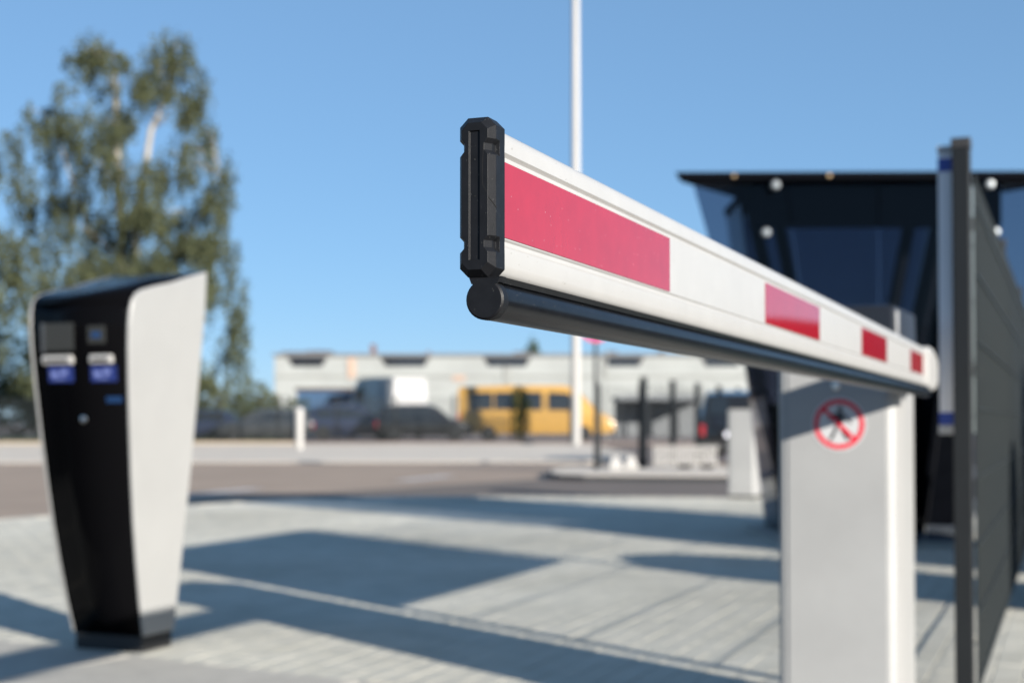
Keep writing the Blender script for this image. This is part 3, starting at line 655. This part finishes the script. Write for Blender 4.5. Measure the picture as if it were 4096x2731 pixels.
# ------------------------------------------------------------------ yard, fence, posts
tag(sheet('yard_surface', 'yard', [(-80, 62.55), (60, 62.55), (60, 200), (-80, 200)], -0.006, 0.15), kind='structure')
make_fence('yard_fence', (-26.0, 63.2), R(-90), [2.6] * 11, 2.0, 2.05, 'long dark bar fence in front of the parked vehicles', 'mesh fences', wire_step=.11, post=.09, wires_stuff=True, ww=.022)
tag(MB().lathe([(.30, 0), (.30, .03), (.20, .05), (.195, 4), (.17, 14), (.13, 24)], 20).build('light_mast', 'white_paint', smooth=True), 'tall white mast rising behind the boom', 'mast').location = (2.70, 60.0, -0.088)
tag(MB().lathe([(.14, 0), (.14, 1.40), (.12, 1.45), (.06, 1.47)], 18).build('white_post', 'white_paint', smooth=True), 'thick white post at the edge of the pale pavement', 'post').location = (-7.47, 50.0, -0.088)
tag(MB().lathe([(.06, 0), (.055, .03), (.045, 4.4), (.02, 4.42)], 12).build('thin_pole', 'wall_grey', smooth=True), 'thin pale pole just right of the dark sign post', 'pole').location = (4.72, 71.0, 0)

# ------------------------------------------------------------------ buildings
def building():
    Y = 112.0; k = Y / 3266
    def X(px): return (px - 1176) * k
    def Z(y): return .85 + (970 - y) * k
    root = empty('factory_building', (X(630), Y, 0), 0, 'long white factory building with dark ribbon windows under the roof', 'building')
    x0 = X(630); L = X(2300) - x0; H = Z(818); D = 14
    box('wall', 'wall_white', root, 0, L, 0, D, 0, H)
    ro = box('roof', 'roof_grey', root, -.15, L + .15, -.2, D, H + .003, H + .22, .03)
    for (a, b) in ((845, 857), (978, 984)): box('chimney', 'brick', ro, X(a) - x0, X(b) - x0, 2.0, 2.6, H + .22, H + (1.05 if a == 845 else .55))
    for (a, b, h) in ((640, 750, .42), (700, 755, .50), (1180, 1215, .42), (1395, 1420, .45), (1520, 1530, .5)): box('dormer', 'roof_brown', ro, X(a) - x0, X(b) - x0, .6 + h, 3.4, H + .2205, H + h)
    # ribbon windows in flared openings
    for (a, b) in ((662, 750), (876, 985), (1112, 1218), (1384, 1478), (1612, 1705), (1850, 1950), (2080, 2180)):
        a_, b_ = X(a) - x0, X(b) - x0; zt, zb = H - .02, Z(841)
        w = MB().hexa([(a_ + .35, -.055, zb), (b_ - .35, -.055, zb), (b_ - .35, -.004, zb), (a_ + .35, -.004, zb), (a_ - .1, -.055, zt), (b_ + .1, -.055, zt), (b_ + .1, -.004, zt), (a_ - .1, -.004, zt)]).build('ribbon_window', 'window_frame', root)
        n = 6; c0, c1 = a_ + .32, b_ - .32
        for j in range(n):
            p, q = c0 + (c1 - c0) * (j + .06) / n, c0 + (c1 - c0) * (j + .94) / n
            box('pane', 'pane', w, p, q, -.075, -.056, zb + .06, zb + (zt - zb) * .72)
    box('ledge', 'wall_grey', root, 0, L, -.09, -.003, Z(866), Z(861))
    # panels below the ledge
    xx = 0.0; j = 0
    while xx < L - 1:
        w_ = 2.9
        if j % 4 != 1: box('wall_panel', 'wall_white', root, xx + .04, xx + w_ - .04, -.05, -.002, .3, Z(869), .01)
        xx += w_; j += 1
    for (a, b, y0, y1, m_) in ((800, 816, 868, 822, 'rust'), (1040, 1068, 874, 862, 'rust'), (1158, 1172, 884, 842, 'wall_grey'), (1384, 1394, 868, 830, 'wall_grey')):
        box('pilaster', m_, root, X(a) - x0, X(b) - x0, -.12, -.003, Z(y0), Z(y1))
    for a in (1440, 1500, 1560): box('gate', 'roof_grey', root, X(a) - x0, X(a + 45) - x0, -.10, -.052, .1, Z(905))
    return root
building()
sh = empty('blue_shed', (-11.2, 80.0, 0), R(0), 'dark blue flat roofed shed left of the white delivery van', 'shed')
box('wall', 'shed_blue', sh, -.9, 2.3, 0, 3.0, 0, 2.62)
box('roof', 'roof_brown', sh, -1.0, 2.4, -.12, 3.1, 2.622, 2.80, .02)
for a in (-.6, .35, 1.3): box('door_panel', 'shed_blue', sh, a, a + .8, -.03, -.002, .1, 2.2, .01)
cp = empty('low_shed', (6.2, 84.0, 0), 0, 'low grey open shed with a dark flat roof in front of the factory', 'shed')
box('roof', 'roof_grey', cp, 0, 5.4, -.2, 4, 2.15, 2.42, .02)
for x in (.15, 1.8, 3.5, 5.1): box('post', 'anthracite', cp, x, x + .12, 0, .12, 0, 2.149)
box('back_wall', 'roof_grey', cp, .1, 5.3, 3.6, 3.8, 0, 2.149)

# ------------------------------------------------------------------ vegetation
def leaves(pts, size, name, m, parent, drop=.5):
    pts = np.asarray(pts); n = len(pts)
    d = nr.normal(size=(n, 3)); d[:, 2] -= drop; d /= np.linalg.norm(d, axis=1)[:, None]
    e = np.cross(d, nr.normal(size=(n, 3))); e /= np.linalg.norm(e, axis=1)[:, None]
    s_ = size * nr.uniform(.6, 1.3, n)[:, None]
    v = np.stack([pts, pts + d * s_ * .55 + e * s_ * .36, pts + d * s_, pts + d * s_ * .55 - e * s_ * .36], 1).reshape(-1, 3)
    f = np.arange(4 * n).reshape(-1, 4)
    me = bpy.data.meshes.new(name); me.from_pydata(v.tolist(), [], f.tolist()); me.materials.append(M[m])
    o = bpy.data.objects.new(name, me); COL.objects.link(o); o.parent = parent
    return o
def birch(loc, clumps, stems, label, group, dens=1.0, seed=1):
    rg = np.random.default_rng(seed); root = empty('birch_tree', loc, 0, label, 'tree', group)
    tr = MB()
    for pts, rad in stems: tr.tube(pts, rad, 9)
    allpts = []
    sk = [Vector(p) for pts, rad in stems for p in pts[1:]]
    more = []
    for (x, z, rx, rz) in clumps:
        more.append((x, z, rx * .80, rz * .80))
        for _ in range(3):
            a = rg.uniform(0, 2 * math.pi); k = rg.uniform(.35, .55)
            of = .55 if z > 14 else .95
            more.append((x + rx * of * math.cos(a), min(z + rz * .8 * math.sin(a) - .2, 18.3), rx * k, rz * k))
    for (x, z, rx, rz) in more:
        y = rg.normal(-.5, 1.6); c = Vector((x, y, z))
        near = min(sk, key=lambda p: (p - c).length + max(0, p.z - c.z) * 2)
        mid = near.lerp(c, .55) + Vector((0, 0, .35))
        if (near - c).length < 3.2: tr.tube([near, mid, c + Vector((rg.normal(0, .2), 0, rz * .3))], [.04, .024, .01], 5)
        ns = int(38 * rx * rz * dens) + 5
        for _ in range(ns):
            a = rg.uniform(0, 2 * math.pi); rr = math.sqrt(rg.uniform(0, 1)); t = rg.uniform(-1, 1)
            p0 = np.array([x + rx * rr * math.cos(a), y + rx * .9 * rr * math.sin(a), z + rz * (t * math.sqrt(max(0, 1 - rr * rr)) + .15)])
            ln = rg.uniform(.5, 1.5) * min(1.2, rz)
            n = int(9 + 9 * ln); tt = np.linspace(0, 1, n)[:, None]
            sway = rg.normal(0, .13, 3)
            allpts.append(p0 + tt * np.array([sway[0], sway[1], -ln]) + rg.normal(0, .075, (n, 3)))
    tr.build('trunk', 'bark_birch', root, smooth=True)
    leaves(np.concatenate(allpts), .185, 'crown', 'leaf_birch', root, .9)
    return root
TY = 68.0; TK = TY / 3266; TX = (290 - 1176) * TK
cl = [(400, 100, 55, 60), (375, 165, 60, 60), (240, 150, 70, 60), (200, 120, 40, 45), (300, 190, 80, 60), (440, 190, 45, 80), (440, 280, 35, 70), (90, 250, 35, 55), (150, 320, 70, 55), (60, 390, 65, 70), (210, 300, 55, 75),
      (270, 330, 80, 80), (390, 350, 60, 75), (500, 400, 55, 75), (330, 430, 90, 80), (200, 450, 85, 80), (70, 490, 80, 80), (450, 490, 80, 80), (350, 550, 100, 75), (500, 590, 60, 80), (150, 590, 95, 75), (10, 600, 70, 80),
      (290, 660, 120, 75), (470, 690, 85, 80), (560, 745, 35, 55), (100, 710, 110, 80), (240, 770, 120, 70), (410, 780, 95, 70), (510, 830, 60, 55), (20, 800, 80, 60), (150, 860, 90, 50), (330, 860, 110, 45), (-50, 700, 70, 90), (-60, 560, 50, 70), (290, 590, 80, 70), (270, 510, 70, 60), (340, 640, 80, 60), (420, 600, 70, 70), (250, 620, 70, 50)]
cl = [((px - 290) * TK, .85 + (970 - y) * TK, rx * TK, rz * TK) for px, y, rx, rz in cl]
def P(px, y, dy=0): return ((px - 290) * TK, dy, .85 + (970 - y) * TK)
stems = [([P(290, 1004), P(288, 900), P(284, 760), P(278, 600), P(270, 420), P(262, 280), P(262, 200), P(258, 130)], [.38, .32, .26, .21, .17, .12, .08, .03]),
         ([P(288, 860), P(300, 640, .4), P(312, 450, .6), P(335, 290, .7), P(368, 210, .7), P(395, 90, .7)], [.24, .20, .16, .13, .10, .03]),
         ([P(286, 800), P(230, 640, 1.2), P(165, 480, 1.6), P(118, 350, 1.8), P(95, 270, 1.8)], [.18, .13, .09, .05, .02]),
         ([P(290, 780), P(365, 620, .9), P(440, 490, 1.2), P(490, 390, 1.3)], [.18, .13, .08, .03])]
birch((TX, TY, 0), cl, stems, 'tall birch with drooping leafy branches behind the ticket machine', 'trees', .78)
def bush(name, loc, blobs, label, cat, group, m, size=.22, dens=260, trunk=True, seed=3):
    rg = np.random.default_rng(seed); root = empty(name, loc, 0, label, cat, group); pts = []
    tr = MB()
    for (x, y, z, r, rz) in blobs:
        n = int(dens * r * rz) + 30
        u = rg.normal(size=(n, 3)); u /= np.linalg.norm(u, axis=1)[:, None]; u *= (rg.uniform(.25, 1, n) ** .45)[:, None]
        u *= (1 + .28 * np.sin(u[:, :1] * 7 + rg.uniform(0, 6)) * np.cos(u[:, 2:] * 6))
        pts.append(u * np.array([r, r, rz]) + np.array([x, y, z]))
        tr.tube([(x * .25, y * .25, 0), (x * .6, y * .6, z * .5), (x, y, z)], [.08, .05, .02], 6)
    tr.build('trunk' if cat == 'tree' else 'stem', 'bark', root, smooth=True)
    leaves(np.concatenate(pts), size, 'crown' if cat == 'tree' else 'foliage', m, root, .1)
    return root
for i, (x, y, h, w, lab, m) in enumerate(((-20.5, 88, 5.2, 2.2, 'olive green tree low between the birch and the factory', 'leaf_olive'), (-16.8, 92, 3.6, 1.5, 'small olive tree touching the left end of the factory', 'leaf_olive'),
                                     (-29.5, 84, 6.5, 2.8, 'dark green tree at the far left edge behind the ticket machine', 'leaf_dark'), (-25.5, 80, 4.2, 2.0, 'bushy dark tree left of the ticket machine below the birch', 'leaf_dark'))):
    bush('leafy_tree', (x, y, 0), [(0, 0, h * .62, w, h * .40), (w * .6, .3, h * .45, w * .7, h * .3), (-w * .6, -.3, h * .48, w * .7, h * .3), (0, 0, h * .25, w * 1.0, h * .25)], lab, 'tree', 'trees', m, .26, 300, seed=20 + i)
for i, (x, y, h, w, lab) in enumerate(((-13.6, 71.5, 2.3, 1.3, 'dark shrub behind the yard fence under the birch'), (-10.9, 71.0, 2.1, 1.5, 'dark shrub behind the car left of the white post'), (-16.5, 72.0, 2.2, 1.4, 'dark shrub just right of the ticket machine'))):
    bush('shrub', (x, y, 0), [(0, 0, h * .5, w, h * .5), (w * .7, .2, h * .35, w * .7, h * .36), (-w * .7, -.2, h * .38, w * .7, h * .38)], lab, 'shrub', 'shrubs behind the yard fence', 'leaf_dark', .2, 420, seed=40 + i)
bush('column_shrub', (.36, 62.9, 0), [(0, 0, .75, .30, .75), (.05, 0, 1.6, .42, .55), (0, 0, 2.1, .38, .4)], 'dark slim shrub standing in front of the yellow minibus', 'shrub', None, 'leaf_dark', .12, 1500, seed=50)
bush('spruce_tree', (2.2, 150, 0), [(0, 0, 2.5, 2.2, 2.5), (0, 0, 6, 1.4, 2.2), (0, 0, 8.2, .7, 1.5)], 'pointed green tree top above the factory roof', 'tree', 'trees', 'leaf_dark', .4, 160, seed=60)
bush('leafy_tree', (13.2, 150, 0), [(0, 0, 4, 3, 3.6), (-2, 0, 4, 2, 3)], 'green tree top peeking over the factory roof under the boom', 'tree', 'trees', 'leaf_olive', .4, 120, seed=61)

gb = empty('shadow_bin', (2.96, 6.45, 0), 0, 'added dark domed bin out of view, there to cast the curved shadow', 'bin')  # stand-in added outside the view for its rounded shadow
MB().lathe([(.40, 0), (.46, .04), (.53, .30), (.56, .52), (.55, .58)], 32).build('body', 'bin_teal', gb, smooth=True)
ld = MB().lathe([(.575, .582), (.57, .64), (.50, .76), (.36, .86), (.18, .915), (.02, .93)], 32).build('lid', 'bin_teal', gb, smooth=True)
box('handle', 'dark_steel', ld, -.14, .14, -.59, -.545, .60, .64, .01)
